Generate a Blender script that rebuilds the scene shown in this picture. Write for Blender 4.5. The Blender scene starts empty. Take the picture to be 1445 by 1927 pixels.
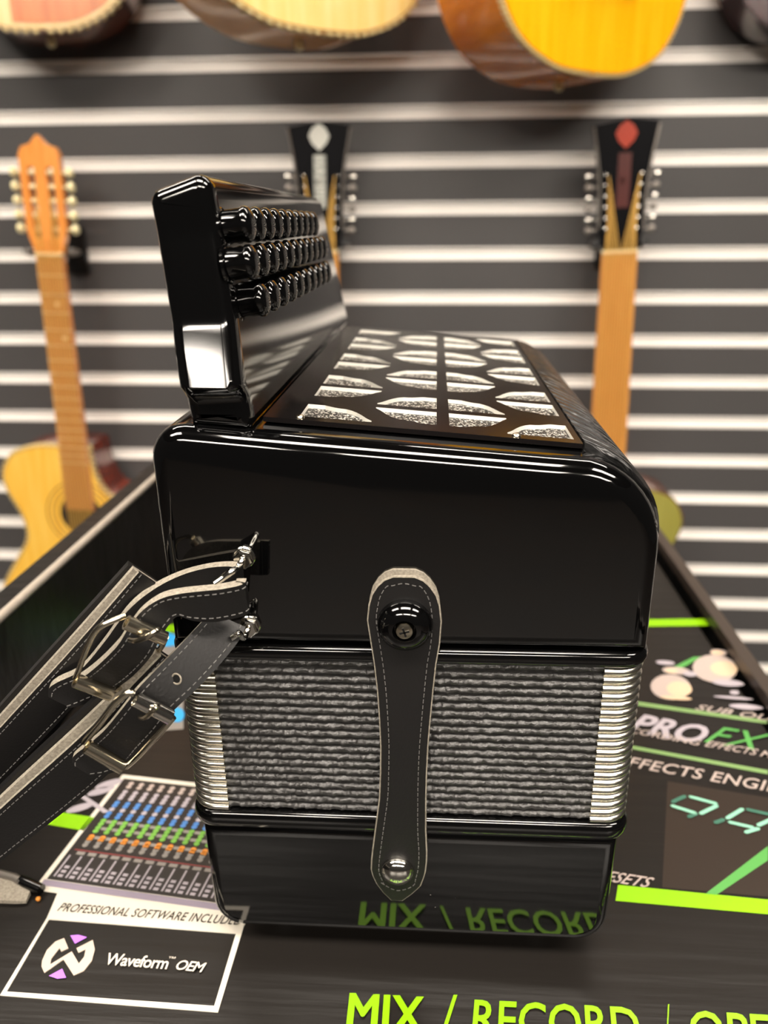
import bpy, bmesh, math, random
from mathutils import Vector, Matrix
from mathutils.geometry import tessellate_polygon
random.seed(7)
SC = bpy.context.scene
COL = SC.collection
V = Vector
sin, cos, pi = math.sin, math.cos, math.pi

# ------------------------------------------------------------------ camera
CAM = V((0.0109, -0.2659, 0.3117))
PITCH, YAW, ROLL = math.radians(20.53), math.radians(4.0), math.radians(-0.9)
FPX, CXP, CYP = 1447.0, 722.5, 963.5
FW = V((-sin(YAW)*cos(PITCH), cos(YAW)*cos(PITCH), -sin(PITCH)))
RT0 = V((cos(YAW), sin(YAW), 0)); UP0 = RT0.cross(FW)
RT = RT0*cos(ROLL) + UP0*sin(ROLL); UP = -RT0*sin(ROLL) + UP0*cos(ROLL)
cd = bpy.data.cameras.new('camera'); cam = bpy.data.objects.new('camera', cd); COL.objects.link(cam)
m3 = Matrix((RT, UP, -FW)).transposed()
cam.matrix_world = Matrix.Translation(CAM) @ m3.to_4x4()
cd.sensor_fit = 'VERTICAL'; cd.sensor_height = 36; cd.lens = FPX/1927*36
cd.clip_start = 0.01; cd.clip_end = 60
cd.dof.use_dof = True; cd.dof.focus_distance = 0.305; cd.dof.aperture_fstop = 7.8
SC.camera = cam
SC.view_settings.view_transform = 'Standard'; SC.view_settings.look = 'None'
SC.view_settings.gamma = 1; SC.view_settings.use_curve_mapping = False
SC.view_settings.exposure = 0.62

def ray(u, v): return FW + RT*((u-CXP)/FPX) - UP*((v-CYP)/FPX)
def onY(u, v, Y): d = ray(u, v); return CAM + d*((Y-CAM.y)/d.y)
ZC = -.0105                      # level of the carton top
def onZ(u, v, Z): d = ray(u, v); return CAM + d*((Z+ZC-CAM.z)/d.z)

# ------------------------------------------------------------------ world
w = bpy.data.worlds.new('world'); SC.world = w; w.use_nodes = True
w.node_tree.nodes['Background'].inputs[0].default_value = (1.0, .90, .80, 1)
w.node_tree.nodes['Background'].inputs[1].default_value = 0.025

# ------------------------------------------------------------------ helpers
def lin(h):
    h = h.lstrip('#'); r = []
    for i in (0, 2, 4):
        c = int(h[i:i+2], 16)/255
        r.append(c/12.92 if c <= .04045 else ((c+.055)/1.055)**2.4)
    return (*r, 1)
MATS = {}
def mat(name, col, rough=.5, metal=0, emit=None, es=0, bump=None, dust=0, grain=None, coat=0, spec=.5):
    m = bpy.data.materials.new(name); m.use_nodes = True
    nt = m.node_tree; N = nt.nodes; L = nt.links; b = N['Principled BSDF']
    c = lin(col) if isinstance(col, str) else col
    b.inputs['Base Color'].default_value = c
    b.inputs['Roughness'].default_value = rough; b.inputs['Metallic'].default_value = metal
    b.inputs['Coat Weight'].default_value = coat; b.inputs['Coat Roughness'].default_value = .05
    b.inputs['Specular IOR Level'].default_value = spec
    if emit: b.inputs['Emission Color'].default_value = lin(emit); b.inputs['Emission Strength'].default_value = es
    tc = N.new('ShaderNodeTexCoord')
    if bump:
        sc, st, dist = bump[:3]
        mp = N.new('ShaderNodeMapping'); mp.inputs['Scale'].default_value = bump[3] if len(bump) > 3 else (1, 1, 1)
        nz = N.new('ShaderNodeTexNoise'); nz.inputs['Scale'].default_value = sc; nz.inputs['Detail'].default_value = 4
        bp = N.new('ShaderNodeBump'); bp.inputs['Strength'].default_value = st; bp.inputs['Distance'].default_value = dist
        L.new(tc.outputs['Object'], mp.inputs[0]); L.new(mp.outputs[0], nz.inputs['Vector'])
        L.new(nz.outputs['Fac'], bp.inputs['Height']); L.new(bp.outputs[0], b.inputs['Normal'])
    if grain:
        sc, scale3, c2, fac = grain
        mp = N.new('ShaderNodeMapping'); mp.inputs['Scale'].default_value = scale3
        nz = N.new('ShaderNodeTexNoise'); nz.inputs['Scale'].default_value = sc; nz.inputs['Detail'].default_value = 5
        rp = N.new('ShaderNodeValToRGB'); rp.color_ramp.elements[0].position = .35; rp.color_ramp.elements[1].position = .65
        rp.color_ramp.elements[0].color = c; rp.color_ramp.elements[1].color = lin(c2)
        L.new(tc.outputs['Object'], mp.inputs[0]); L.new(mp.outputs[0], nz.inputs['Vector'])
        L.new(nz.outputs['Fac'], rp.inputs[0]); L.new(rp.outputs[0], b.inputs['Base Color'])
    if dust:
        vo = N.new('ShaderNodeTexVoronoi'); vo.inputs['Scale'].default_value = 230
        nz = N.new('ShaderNodeTexNoise'); nz.inputs['Scale'].default_value = 22; nz.inputs['Detail'].default_value = 3
        mr = N.new('ShaderNodeMapRange'); mr.inputs['From Min'].default_value = .55; mr.inputs['From Max'].default_value = .8
        mr.inputs['To Min'].default_value = 0; mr.inputs['To Max'].default_value = dust
        lt = N.new('ShaderNodeMath'); lt.operation = 'LESS_THAN'
        mx = N.new('ShaderNodeMix'); mx.data_type = 'RGBA'
        L.new(tc.outputs['Object'], vo.inputs['Vector']); L.new(tc.outputs['Object'], nz.inputs['Vector'])
        L.new(nz.outputs['Fac'], mr.inputs['Value']); L.new(vo.outputs['Distance'], lt.inputs[0]); L.new(mr.outputs[0], lt.inputs[1])
        L.new(lt.outputs[0], mx.inputs['Factor']); mx.inputs['A'].default_value = c; mx.inputs['B'].default_value = (.55, .52, .47, 1)
        L.new(mx.outputs['Result'], b.inputs['Base Color'])
    MATS[name] = m
    return m
def obj(name, bm, ms, parent=None, smooth=True, ang=40):
    me = bpy.data.meshes.new(name)
    bmesh.ops.recalc_face_normals(bm, faces=bm.faces)
    if smooth:
        for f in bm.faces: f.smooth = True
        a = math.radians(ang)
        for e in bm.edges:
            if len(e.link_faces) == 2 and e.calc_face_angle(0) > a: e.smooth = False
    bm.to_mesh(me); bm.free()
    for m in (ms if isinstance(ms, (list, tuple)) else [ms]): me.materials.append(m)
    o = bpy.data.objects.new(name, me); COL.objects.link(o)
    if parent: o.parent = parent
    return o
def tag(o, label, cat, group=None, kind=None):
    o['label'] = label; o['category'] = cat
    if group: o['group'] = group
    if kind: o['kind'] = kind
    return o
def thing(name, label, cat, loc=(0, 0, 0), group=None, rot=None):
    o = bpy.data.objects.new(name, None); COL.objects.link(o); o.location = loc
    o.empty_display_size = .02
    if rot: o.rotation_euler = rot
    return tag(o, label, cat, group)
def struct(name, bm, ms, **k):
    o = obj(name, bm, ms, **k); o['kind'] = 'structure'; return o
def off(o, root):            # mesh made in world coordinates -> child of an unrotated empty
    o.data.transform(Matrix.Translation(-root.location)); return o
BM = bmesh.new
def box(bm, a, b, mi=0):
    x0, y0, z0 = a; x1, y1, z1 = b
    v = [bm.verts.new(p) for p in ((x0,y0,z0),(x1,y0,z0),(x1,y1,z0),(x0,y1,z0),(x0,y0,z1),(x1,y0,z1),(x1,y1,z1),(x0,y1,z1))]
    for q in ((0,3,2,1),(4,5,6,7),(0,1,5,4),(1,2,6,5),(2,3,7,6),(3,0,4,7)):
        f = bm.faces.new([v[i] for i in q]); f.material_index = mi
    return v
def rings(bm, rs, closed=True, cap=True, mi=0, micap=None):
    vs = [[bm.verts.new(p) for p in r] for r in rs]
    n = len(vs[0])
    for a, b in zip(vs, vs[1:]):
        for i in range(n if closed else n-1):
            f = bm.faces.new((a[i], a[(i+1) % n], b[(i+1) % n], b[i])); f.material_index = mi
    if cap:
        for r in (vs[0], vs[-1]):
            f = bm.faces.new(r); f.material_index = mi if micap is None else micap
    return vs
def tube(bm, pts, r, n=8, cap=True, flat=None, mi=0):
    pts = [V(p) for p in pts]; rs = []
    prev = None
    for i, p in enumerate(pts):
        t = (pts[min(i+1, len(pts)-1)] - pts[max(i-1, 0)]).normalized()
        if prev is None:
            a = t.orthogonal().normalized()
        else:
            a = (prev - t*prev.dot(t)).normalized()
        prev = a; b = t.cross(a)
        rr = r[i] if isinstance(r, (list, tuple)) else r
        rs.append([p + (a*cos(2*pi*k/n) + b*sin(2*pi*k/n))*rr for k in range(n)])
    return rings(bm, rs, cap=cap, mi=mi)
def lathe(bm, prof, o, ax, n=24, mi=0):           # prof: (radius, height along ax)
    ax = V(ax).normalized(); a = ax.orthogonal().normalized(); b = ax.cross(a); o = V(o)
    rs = [[o + ax*h + (a*cos(2*pi*k/n) + b*sin(2*pi*k/n))*max(r, 1e-5) for k in range(n)] for r, h in prof]
    rings(bm, rs, mi=mi)
def arc(cx, cy, r, a0, a1, n=6):
    return [(cx + r*cos(math.radians(a0 + (a1-a0)*i/n)), cy + r*sin(math.radians(a0 + (a1-a0)*i/n))) for i in range(n+1)]
def inset(poly, d):
    n = len(poly); out = []
    for i in range(n):
        p0, p, p1 = V(poly[i-1]), V(poly[i]), V(poly[(i+1) % n])
        e0 = (p-p0).normalized(); e1 = (p1-p).normalized()
        n0 = V((-e0.y, e0.x)); n1 = V((-e1.y, e1.x)); b = n0+n1
        b = b/ max(.3, b.dot(n0)) if b.length > 1e-6 else n0
        out.append(p + b*d)
    return out
def pillow(bm, poly, y0, y1, r0, r1, n=5, fn=None):   # CCW (x,z) polygon extruded along y with rounded ends
    rs = []
    for i in range(n+1):
        t = pi/2*i/n
        rs.append((y0 + r0*(1-sin(t)), r0*(1-cos(t)) if False else r0*(1-sin(pi/2-(pi/2-t)))))
    secs = []
    for i in range(n+1):
        t = pi/2*i/n; secs.append((y0 + r0*(1-cos(t)), r0*(1-sin(t))))
    for i in range(n, -1, -1):
        t = pi/2*i/n; secs.append((y1 - r1*(1-cos(t)), r1*(1-sin(t))))
    out = []
    for y, d in secs:
        q = inset(poly, d)
        out.append([V(fn(p.x, y, p.y)) if fn else V((p.x, y, p.y)) for p in q])
    rings(bm, out)
def plate(bm, outer, holes, top, bot, mi=0, mihole=0):
    loops = [outer]+holes
    flat = [V((p[0], p[1], 0)) for lp in loops for p in lp]
    tris = tessellate_polygon([[V((p[0], p[1], 0)) for p in lp] for lp in loops])
    vt = [bm.verts.new(top(p.x, p.y)) for p in flat]; vb = [bm.verts.new(bot(p.x, p.y)) for p in flat]
    for t in tris:
        if len(set(t)) < 3: continue
        try:
            f = bm.faces.new([vt[i] for i in t]); f.material_index = mi
            f = bm.faces.new([vb[i] for i in reversed(t)]); f.material_index = mi
        except ValueError: pass
    k = 0
    for li, lp in enumerate(loops):
        n = len(lp)
        for i in range(n):
            a, b = k+i, k+(i+1) % n
            f = bm.faces.new((vt[a], vt[b], vb[b], vb[a])); f.material_index = mi if li == 0 else mihole
        k += n
def crom(pts, sub=6):                             # Catmull-Rom through vectors
    P = [V(p) for p in pts]; out = []
    for i in range(len(P)-1):
        p0, p1, p2, p3 = P[max(i-1, 0)], P[i], P[i+1], P[min(i+2, len(P)-1)]
        for k in range(sub):
            t = k/sub
            out.append(.5*((2*p1) + (p2-p0)*t + (2*p0-5*p1+4*p2-p3)*t*t + (3*p1-p0-3*p2+p3)*t**3))
    out.append(P[-1]); return out
def text_mesh(s, bold=0, shear=0, space=1.0):
    cu = bpy.data.curves.new('lettering', 'FONT'); cu.body = s; cu.offset = bold; cu.shear = shear; cu.space_character = space
    cu.resolution_u = 3
    o = bpy.data.objects.new('lettering', cu); COL.objects.link(o)
    me = bpy.data.meshes.new_from_object(o); COL.objects.unlink(o); bpy.data.objects.remove(o); bpy.data.curves.remove(cu)
    return me
def lettering(bm, s, BL, BR, TL, bold=0, shear=0, space=1.0, capref='H'):
    me = text_mesh(s, bold, shear, space); ref = text_mesh(capref, bold)
    xs = [v.co.x for v in me.vertices]; x0, x1 = min(xs), max(xs)
    ys = [v.co.y for v in ref.vertices]; y0, y1 = min(ys), max(ys)
    BL, BR, TL = V(BL), V(BR), V(TL)
    vs = [bm.verts.new(BL + (BR-BL)*((v.co.x-x0)/(x1-x0)) + (TL-BL)*((v.co.y-y0)/(y1-y0))) for v in me.vertices]
    for p in me.polygons:
        try: bm.faces.new([vs[i] for i in p.vertices])
        except ValueError: pass
    bpy.data.meshes.remove(me); bpy.data.meshes.remove(ref)

# ------------------------------------------------------------------ materials
GLOSS = mat('black_gloss_lacquer', (.0012, .0012, .0013, 1), .06, dust=.05, spec=.85)
GLOSSP = mat('black_gloss_plastic', (.0014, .0014, .0015, 1), .08, spec=.75)
PLATE = mat('black_plate', (.006, .005, .005, 1), .13)
SILVER = mat('silver_edge', '#EAE7DE', .4, .1)
def mesh_mat():
    m = mat('sparkling_mesh', (.006, .006, .006, 1), .45, 0, spec=.25)
    N = m.node_tree.nodes; L = m.node_tree.links; b = N['Principled BSDF']
    tc = N.new('ShaderNodeTexCoord'); vo = N.new('ShaderNodeTexVoronoi'); vo.inputs['Scale'].default_value = 1500
    vo.feature = 'F1'
    r = N.new('ShaderNodeValToRGB'); r.color_ramp.interpolation = 'CONSTANT'
    r.color_ramp.elements[0].color = (.004, .004, .004, 1); r.color_ramp.elements[1].color = (.55, .53, .48, 1); r.color_ramp.elements[1].position = .80
    bp = N.new('ShaderNodeBump'); bp.inputs['Strength'].default_value = .6; bp.inputs['Distance'].default_value = .0004
    sx = N.new('ShaderNodeSeparateColor')
    L.new(tc.outputs['Object'], vo.inputs['Vector']); L.new(vo.outputs['Color'], sx.inputs[0]); L.new(sx.outputs[0], r.inputs[0]); L.new(r.outputs[0], b.inputs['Base Color'])
    L.new(vo.outputs['Distance'], bp.inputs['Height']); L.new(bp.outputs[0], b.inputs['Normal'])
    return m
MESH = mesh_mat()
CHROME = mat('chrome', '#D9D6CE', .12, 1)
NICKEL = mat('nickel', '#CFC6B2', .2, 1)
CORNER = mat('corner_metal', '#DAD6CB', .24, 1)
CLOTH = mat('bellows_cloth', (.030, .029, .028, 1), .36, bump=(260, .9, .0012, (1, 1, 2.2)), spec=.7)
LEATHER = mat('black_leather', (.0075, .007, .007, 1), .42, bump=(900, .25, .0004), spec=.45)
SUEDE = mat('pale_suede', '#7E776B', .9, bump=(1500, .5, .0004), grain=(900, (1, 1, 1), '#9C9486', 1))
THREAD = mat('stitch_thread', (.13, .125, .12, 1), .5)
def braid_mat():
    m = mat('braided_black', (.008, .008, .008, 1), .25)
    N = m.node_tree.nodes; L = m.node_tree.links; b = N['Principled BSDF']
    tc = N.new('ShaderNodeTexCoord'); ck = N.new('ShaderNodeTexWave'); ck.inputs['Scale'].default_value = 60; ck.bands_direction = 'DIAGONAL'
    ck.inputs['Distortion'].default_value = 3
    bp = N.new('ShaderNodeBump'); bp.inputs['Strength'].default_value = 1; bp.inputs['Distance'].default_value = .0015
    L.new(tc.outputs['Object'], ck.inputs['Vector']); L.new(ck.outputs['Fac'], bp.inputs['Height']); L.new(bp.outputs[0], b.inputs['Normal'])
    return m
BRAID = braid_mat()
RUBBER = mat('rubber', (.02, .02, .02, 1), .6)
CARTON = mat('printed_black_card', (.013, .0113, .0100, 1), .28, bump=(9, .08, .004, (1, 14, 1)), dust=.035, spec=.3)
P_WHITE = mat('print_white', '#D8D1C3', .35); P_GREEN = mat('print_lime', '#84C000', .35); P_LINE = mat('print_sage', '#7A9A60', .35)
P_GREEN2 = mat('print_green', '#549A4C', .35); P_MINT = mat('print_mint', '#8CC8AE', .35); P_MINTD = mat('print_mint_dim', '#3F705F', .35)
P_GREY = mat('print_grey', '#8A8580', .35); P_PURPLE = mat('print_purple', '#B873EE', .35); P_CYAN = mat('print_cyan', '#38A8E8', .35)
P_DARK = mat('print_dark', '#221E1C', .35); P_LAV = mat('print_lavender', '#8D8292', .35); P_KNOB = mat('print_knob_grey', '#A9A1A8', .35)
P_BLUE = mat('print_blue', '#4A7FC0', .35); P_LEAF = mat('print_leaf', '#6FA845', .35); P_ORANGE = mat('print_orange', '#D98A35', .35)
P_RED = mat('print_red', '#8A3A3A', .35); P_BEIGE = mat('print_beige', '#D2B79A', .35); P_PINK = mat('print_pale_pink', '#B0A19A', .35)
P_LOGO = mat('print_logo_grey', '#C4B4A6', .35); P_INK = mat('print_ink', '#37322A', .35); REFL_BROWN = mat('painted_brown_reflection', (.026, .0175, .0125, 1), .30)
PANEL = mat('charcoal_slat_board', (.068, .064, .064, 1), .45)
ALU = mat('aluminium_insert', '#FBF7F2', .38, .1)
BINBLK = mat('bin_black_vinyl', (.004, .004, .004, 1), .42, bump=(6, .3, .02, (1, 3, 1)), spec=.35)
BINRIM = mat('bin_rim', '#B5ACA0', .35, .2)
BINBRN = mat('bin_brown_rim', '#3A312B', .4)
CEIL = mat('ceiling_paint', (.10, .085, .07, 1), .9)
FLOOR = mat('floor_vinyl', (.02, .017, .015, 1), .5, grain=(3, (1, 1, 1), '#2b241f', 1))
LIGHT = mat('light_diffuser', '#FFFFFF', .5, emit='#FFF4E6', es=22)
LFRAME = mat('light_frame', '#C8C4BC', .5)
WHITEP = mat('ivory_plastic', '#EFE2B0', .3); BLKMETAL = mat('black_metal', (.012, .012, .012, 1), .35, .4)
GREYM = mat('grey_metal', '#8C857E', .35, .7)
STRINGM = mat('bronze_string', '#E5B45A', .4, .3); FRETM = mat('fret_wire', '#E2CBA8', .3, .6)
CREAM = mat('cream_binding', '#D9C48C', .5)

# ------------------------------------------------------------------ room: slat wall, floor, ceiling
WY = 1.484                       # front of the slat boards
TILT = math.radians(-0.52)       # the photograph's wall runs a touch out of level with the carton
PITCHZ = .0912; ZI0 = .1588
def wallrot(o):
    o.rotation_euler = (0, -TILT, 0); return o
b = BM(); box(b, (-2.6, WY+.012, -1.0), (2.6, WY+.05, 2.15))
for k in range(-13, 22):
    z = ZI0 + PITCHZ*k
    box(b, (-2.6, WY, z+.0135), (2.6, WY+.014, z+PITCHZ-.0135))
wallrot(struct('wall_back', b, PANEL, smooth=False))
for n, k in enumerate(range(-11, 8)):
    z = ZI0 + PITCHZ*k; b = BM()
    box(b, (-2.6, WY+.0065, z-.0135), (2.6, WY+.012, z+.0135))           # recessed channel
    box(b, (-2.6, WY-.0015, z-.0135), (2.6, WY+.007, z-.0085))           # lower lip
    box(b, (-2.6, WY-.0010, z+.0100), (2.6, WY+.007, z+.0135))           # upper lip
    box(b, (-2.6, WY+.0035, z-.0025), (2.6, WY+.007, z-.0010))           # hairline rib
    wallrot(struct('trim_%d' % (n+1), b, ALU, smooth=False))
b = BM(); box(b, (-4, -4.5, -1.02), (4, WY+.05, -1.0)); struct('floor', b, FLOOR, smooth=False)
b = BM(); box(b, (-4, -4.5, 2.15), (4, WY+.05, 2.2)); struct('ceiling', b, CEIL, smooth=False)
# ceiling lamps
LP = [(-1.5, -.85, 1.2, .5), (.1, -.85, 1.2, .5), (1.7, -.85, 1.2, .5), (-1.35, -3.9, 1.4, 1.0), (.45, -3.9, 1.4, 1.0), (2.25, -3.9, 1.4, 1.0),
      (-.95, .92, 1.6, .16), (.95, .92, 1.6, .16)]
LLAB = ['ceiling light panel in the near row behind the viewer, left one', 'ceiling light panel in the near row behind the viewer, middle one', 'ceiling light panel in the near row behind the viewer, right one',
        'ceiling light panel in the far row behind the viewer, left one', 'ceiling light panel in the far row behind the viewer, middle one', 'ceiling light panel in the far row behind the viewer, right one',
        'narrow ceiling light panel close to the slat wall on the left', 'narrow ceiling light panel close to the slat wall on the right']
for (x, y, wx, wy), lab in zip(LP, LLAB):
    t = thing('ceiling_light', lab, 'light', (x, y, 2.15), 'ceiling lights of the shop')
    b = BM(); box(b, (-wx/2-.02, -wy/2-.02, -.02), (wx/2+.02, wy/2+.02, -.0005)); obj('frame', b, LFRAME, t, smooth=False)
    b = BM(); box(b, (-wx/2, -wy/2, -.026), (wx/2, wy/2, -.0195)); obj('diffuser', b, LIGHT, t, smooth=False)

# ------------------------------------------------------------------ display bin and carton
t = thing('display_bin', 'black open display bin holding the printed carton, tall side on the left', 'bin', (0, .5, -1.0))
def bpart(n, b, m, **k): return off(obj(n, b, m, t, **k), t)
b = BM(); box(b, (-.275, -.30, -.999), (-.25, 1.05, .088)); bpart('side_panel', b, BINBLK, smooth=False)
b = BM(); tube(b, [(-.2530, -.30, .0905), (-.2530, 1.05, .0905)], .0030, 12); bpart('rim', b, BINRIM)['label'] = 'pale grey rim of the tall left side'
b = BM(); box(b, (.2435, -.30, -.999), (.2535, 1.05, -.008)); bpart('side_panel', b, BINBLK, smooth=False)
b = BM(); box(b, (.2425, -.30, -.0075), (.2525, 1.05, .0015)); bpart('rim', b, BINBRN, smooth=False)['label'] = 'brown rim of the low right side'
b = BM(); box(b, (-.2495, -.30, -.999), (.243, -.29, -.15)); bpart('front_panel', b, BINBLK, smooth=False)
b = BM(); box(b, (-.2495, 1.04, -.999), (.243, 1.05, -.02)); bpart('back_panel', b, BINBLK, smooth=False)
b = BM(); box(b, (-.2495, -.289, -.45), (.243, 1.039, -.42)); bpart('bottom_panel', b, BINBLK, smooth=False)

ct = thing('carton', 'black printed audio mixer carton with lime green lettering under the accordion', 'box', (0, .2, -.419))
def cpart(n, b, m, lab=None, **k):
    o = off(obj(n, b, m, ct, smooth=False, **k), ct)
    if lab: o['label'] = lab
    return o
b = BM(); box(b, (-.2475, -.20, -.4185), (.236, .62, ZC)); bmesh.ops.bevel(b, geom=b.edges[:], offset=.002, segments=2, affect='EDGES'); cpart('box_body', b, CARTON)
def flat(bm, px, z):
    f = bm.faces.new([bm.verts.new(onZ(u, v, z)) for u, v in px]); return f
def quadprint(n, px, m, z=.0004, lab=None):
    b = BM(); flat(b, px, z); return cpart(n, b, m, lab)
def textprint(n, specs, m, z=.0009, lab=None):
    for s, BL, BR, TL, bold, shear, sp in specs:
        b = BM(); lettering(b, s, onZ(*BL, z), onZ(*BR, z), onZ(*TL, z), bold, shear, sp)
        if s == 'MIX':
            for dx, dz_ in ((-.0005, .00012), (.0005, .00024)): q = V((dx, 0, dz_)); lettering(b, s, onZ(*BL, z)+q, onZ(*BR, z)+q, onZ(*TL, z)+q, bold, shear, sp)
        cpart(n, b, m, lab)
quadprint('printed_bar', [(1163, 1665), (1480, 1696.5), (1480, 1723.5), (1158, 1695)], P_GREEN, lab='lime bar in front on the right')
quadprint('printed_bar', [(-60, 1502), (178, 1538), (157, 1563), (-60, 1526)], P_GREEN, lab='lime bar on the left')
quadprint('printed_bar', [(262, 1176), (1330, 1164.5), (1335, 1177), (262, 1190)], P_GREEN, lab='lime bar across the far end')
quadprint('printed_line', [(1327, 1682), (1348, 1684), (1445, 1619), (1445, 1592)], P_GREEN2, lab='green diagonal stripe')
quadprint('printed_line', [(1150, 1396), (1445, 1449.5), (1445, 1457), (1150, 1402)], P_LINE, lab='pale green rule over the word EFFECTS')
quadprint('printed_line', [(1170, 1316), (1443, 1355.5), (1443, 1362), (1170, 1323)], P_LINE, lab='dull green rule farther back')
quadprint('printed_line', [(1258, 1260), (1278, 1260), (1320, 1236), (1305, 1236)], P_GREEN2, lab='short green stripe between the knob pictures')
quadprint('printed_panel', [(1256, 1470), (1470, 1505), (1470, 1690), (1246, 1670)], REFL_BROWN, z=.0002, lab='brown reflection painted on the carton top')  # brownish reflection in the glossy card, painted as a flat patch
textprint('printed_lettering', [('EFFECTS ENGINE', (1158, 1438), (1506, 1500), (1163, 1420), .012, .25, 1.05),
          ('SUB OUT', (1307, 1335), (1480, 1362), (1312, 1325), .012, .3, 1.05),
          ('PRESETS', (1098, 1651), (1221, 1671), (1111, 1633), .012, .25, 1.0),
          ('RECORDING', (1150, 1372), (1318, 1404), (1154, 1362), .01, .3, 1),
          ('EFFECTS MIX', (1325, 1404), (1480, 1432), (1330, 1393), .01, .3, 1)], P_PINK, lab='pale grey italic captions')
textprint('printed_lettering', [('PRO', (1180, 1374), (1322, 1402), (1200, 1342), .03, .25, 1.0)], P_KNOB, lab='pale bold letters PRO')
textprint('printed_lettering', [('FX', (1324, 1396), (1436, 1414), (1345, 1366), 0.0, .3, 1.0)], P_GREEN2, lab='green letters FX')
def seg(b, p, q, wd=8, z=.0009):
    P, Q = onZ(*p, z), onZ(*q, z); d = (Q-P).normalized(); n = V((-d.y, d.x, 0)); w_ = .0012*wd/8
    e = d*w_
    b.faces.new([b.verts.new(x) for x in (P, P+e+n*w_, Q-e+n*w_, Q, Q-e-n*w_, P+e-n*w_)])
b = BM()
for p, q in (((1295, 1498), (1351, 1513)), ((1351, 1515), (1316, 1532)), ((1312, 1531), (1261, 1515)), ((1366, 1541), (1399, 1521)),
             ((1369, 1546), (1421, 1558)), ((1424, 1554), (1460, 1538)), ((1400, 1567), (1430, 1558))): seg(b, p, q)
cpart('printed_digits', b, P_MINT, 'mint seven segment digits')
b = BM()
for p, q in (((1263, 1510), (1291, 1497)), ((1402, 1522), (1455, 1534)), ((1293, 1538), (1313, 1530)), ((1343, 1549), (1364, 1541))): seg(b, p, q)
cpart('printed_digits', b, P_MINTD, 'dim segments of the digits')
def blob(b, c, a, h, z=.0007, n=18, rot=0.08):
    f = []
    for k in range(n):
        x = a*cos(2*pi*k/n); y = h*sin(2*pi*k/n)
        f.append((c[0]+x-y*rot, c[1]+y+x*rot))
    flat(b, f, z)
def blobs(n, cs, m, lab, z=.0007, rot=.08):
    for c, a, h in cs:
        b = BM(); blob(b, c, a, h, z, rot=rot); cpart(n, b, m, lab)
blobs('printed_knob', (((1262, 1293), 38, 24), ((1272, 1262), 26, 7), ((1345, 1258), 42, 26), ((1352, 1228), 16, 6)), P_PINK, 'pinkish pictures of mixer knobs')
blobs('printed_knob', (((1278, 1296), 24, 14), ((1362, 1258), 26, 14), ((1350, 1228), 12, 4), ((1264, 1262), 12, 4), ((1272, 1313), 30, 3.5)), P_BEIGE, 'cream tops of the knob pictures', .0010)
blobs('printed_knob', (((1298, 1268), 13, 5), ((1370, 1285), 30, 6), ((1382, 1303), 9, 4), ((1380, 1313), 38, 2.5), ((1404, 1330), 32, 5), ((1252, 1247), 18, 4)), P_KNOB, 'grey caption marks near the knobs', .0011)
# front slogan
textprint('printed_lettering', [('MIX', (652, 1941), (796, 1949), (660, 1869), 0, 0, 1.0), ('/', (828, 1949), (857, 1949), (833, 1873), .0, 0, 1),
          ('RECORD', (887, 1951), (1208, 1968), (893, 1881), .012, 0, 1.0), ('/', (1252, 1975), (1262, 1972), (1250, 1893), .0, 0, 1),
          ('OPERATE', (1298, 1975), (1668, 1998), (1296, 1901), .012, 0, 1.0)], P_GREEN, lab='large lime letters along the front')
# software box
b = BM()
o_ = [(108, 1681), (480, 1711), (459, 1742), (410, 1905), (0, 1873), (88, 1728)]
i_ = [(92, 1730), (444, 1757), (403, 1893), (12.6, 1866)]
plate(b, [tuple(onZ(u, v, .0004)[:2]) for u, v in o_], [[tuple(onZ(u, v, .0004)[:2]) for u, v in i_]], lambda x, y: (x, y, ZC+.0005), lambda x, y: (x, y, ZC+.0001))
cpart('printed_frame', b, P_WHITE, 'white frame with headline band')
textprint('printed_lettering', [('PROFESSIONAL SOFTWARE INCLUDED', (107, 1714), (452, 1741), (117, 1699), .004, .22, 1.05)], P_INK, lab='dark italic headline on the white band')
textprint('printed_lettering', [('Waveform', (199, 1815), (315, 1824), (205, 1793), .013, .2, .92), ('\u2122', (316, 1806), (329, 1807), (318, 1800), .0, .1, 1), ('OEM', (329, 1824), (382, 1830), (337, 1806), .013, .2, .92)], P_WHITE, lab='white bold italic lettering in the frame')
LG = lambda pts: [(x/2.779, 1660+y/2.779) for x, y in pts]
b = BM()
plate(b, [tuple(onZ(u, v, .0006)[:2]) for u, v in LG([(335,292),(290,310),(245,355),(220,410),(217,440),(232,474),(332,403),(385,487),(440,462),(480,410),(496,350),(485,302),(400,345),(410,368),(448,350),(440,390),(412,425),(375,362),(262,430),(268,400),(312,343),(320,362),(357,345)])],
      [], lambda x, y: (x, y, ZC+.0006), lambda x, y: (x, y, ZC+.0002))
cpart('printed_emblem', b, P_LOGO, 'grey zigzag part of the round emblem')
b = BM(); flat(b, LG([(367, 278), (410, 275), (455, 288), (392, 322)]), .0006); flat(b, LG([(255, 490), (325, 452), (346, 500), (300, 505)]), .0006)
cpart('printed_emblem', b, P_PURPLE, 'purple part of the round emblem')
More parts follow.
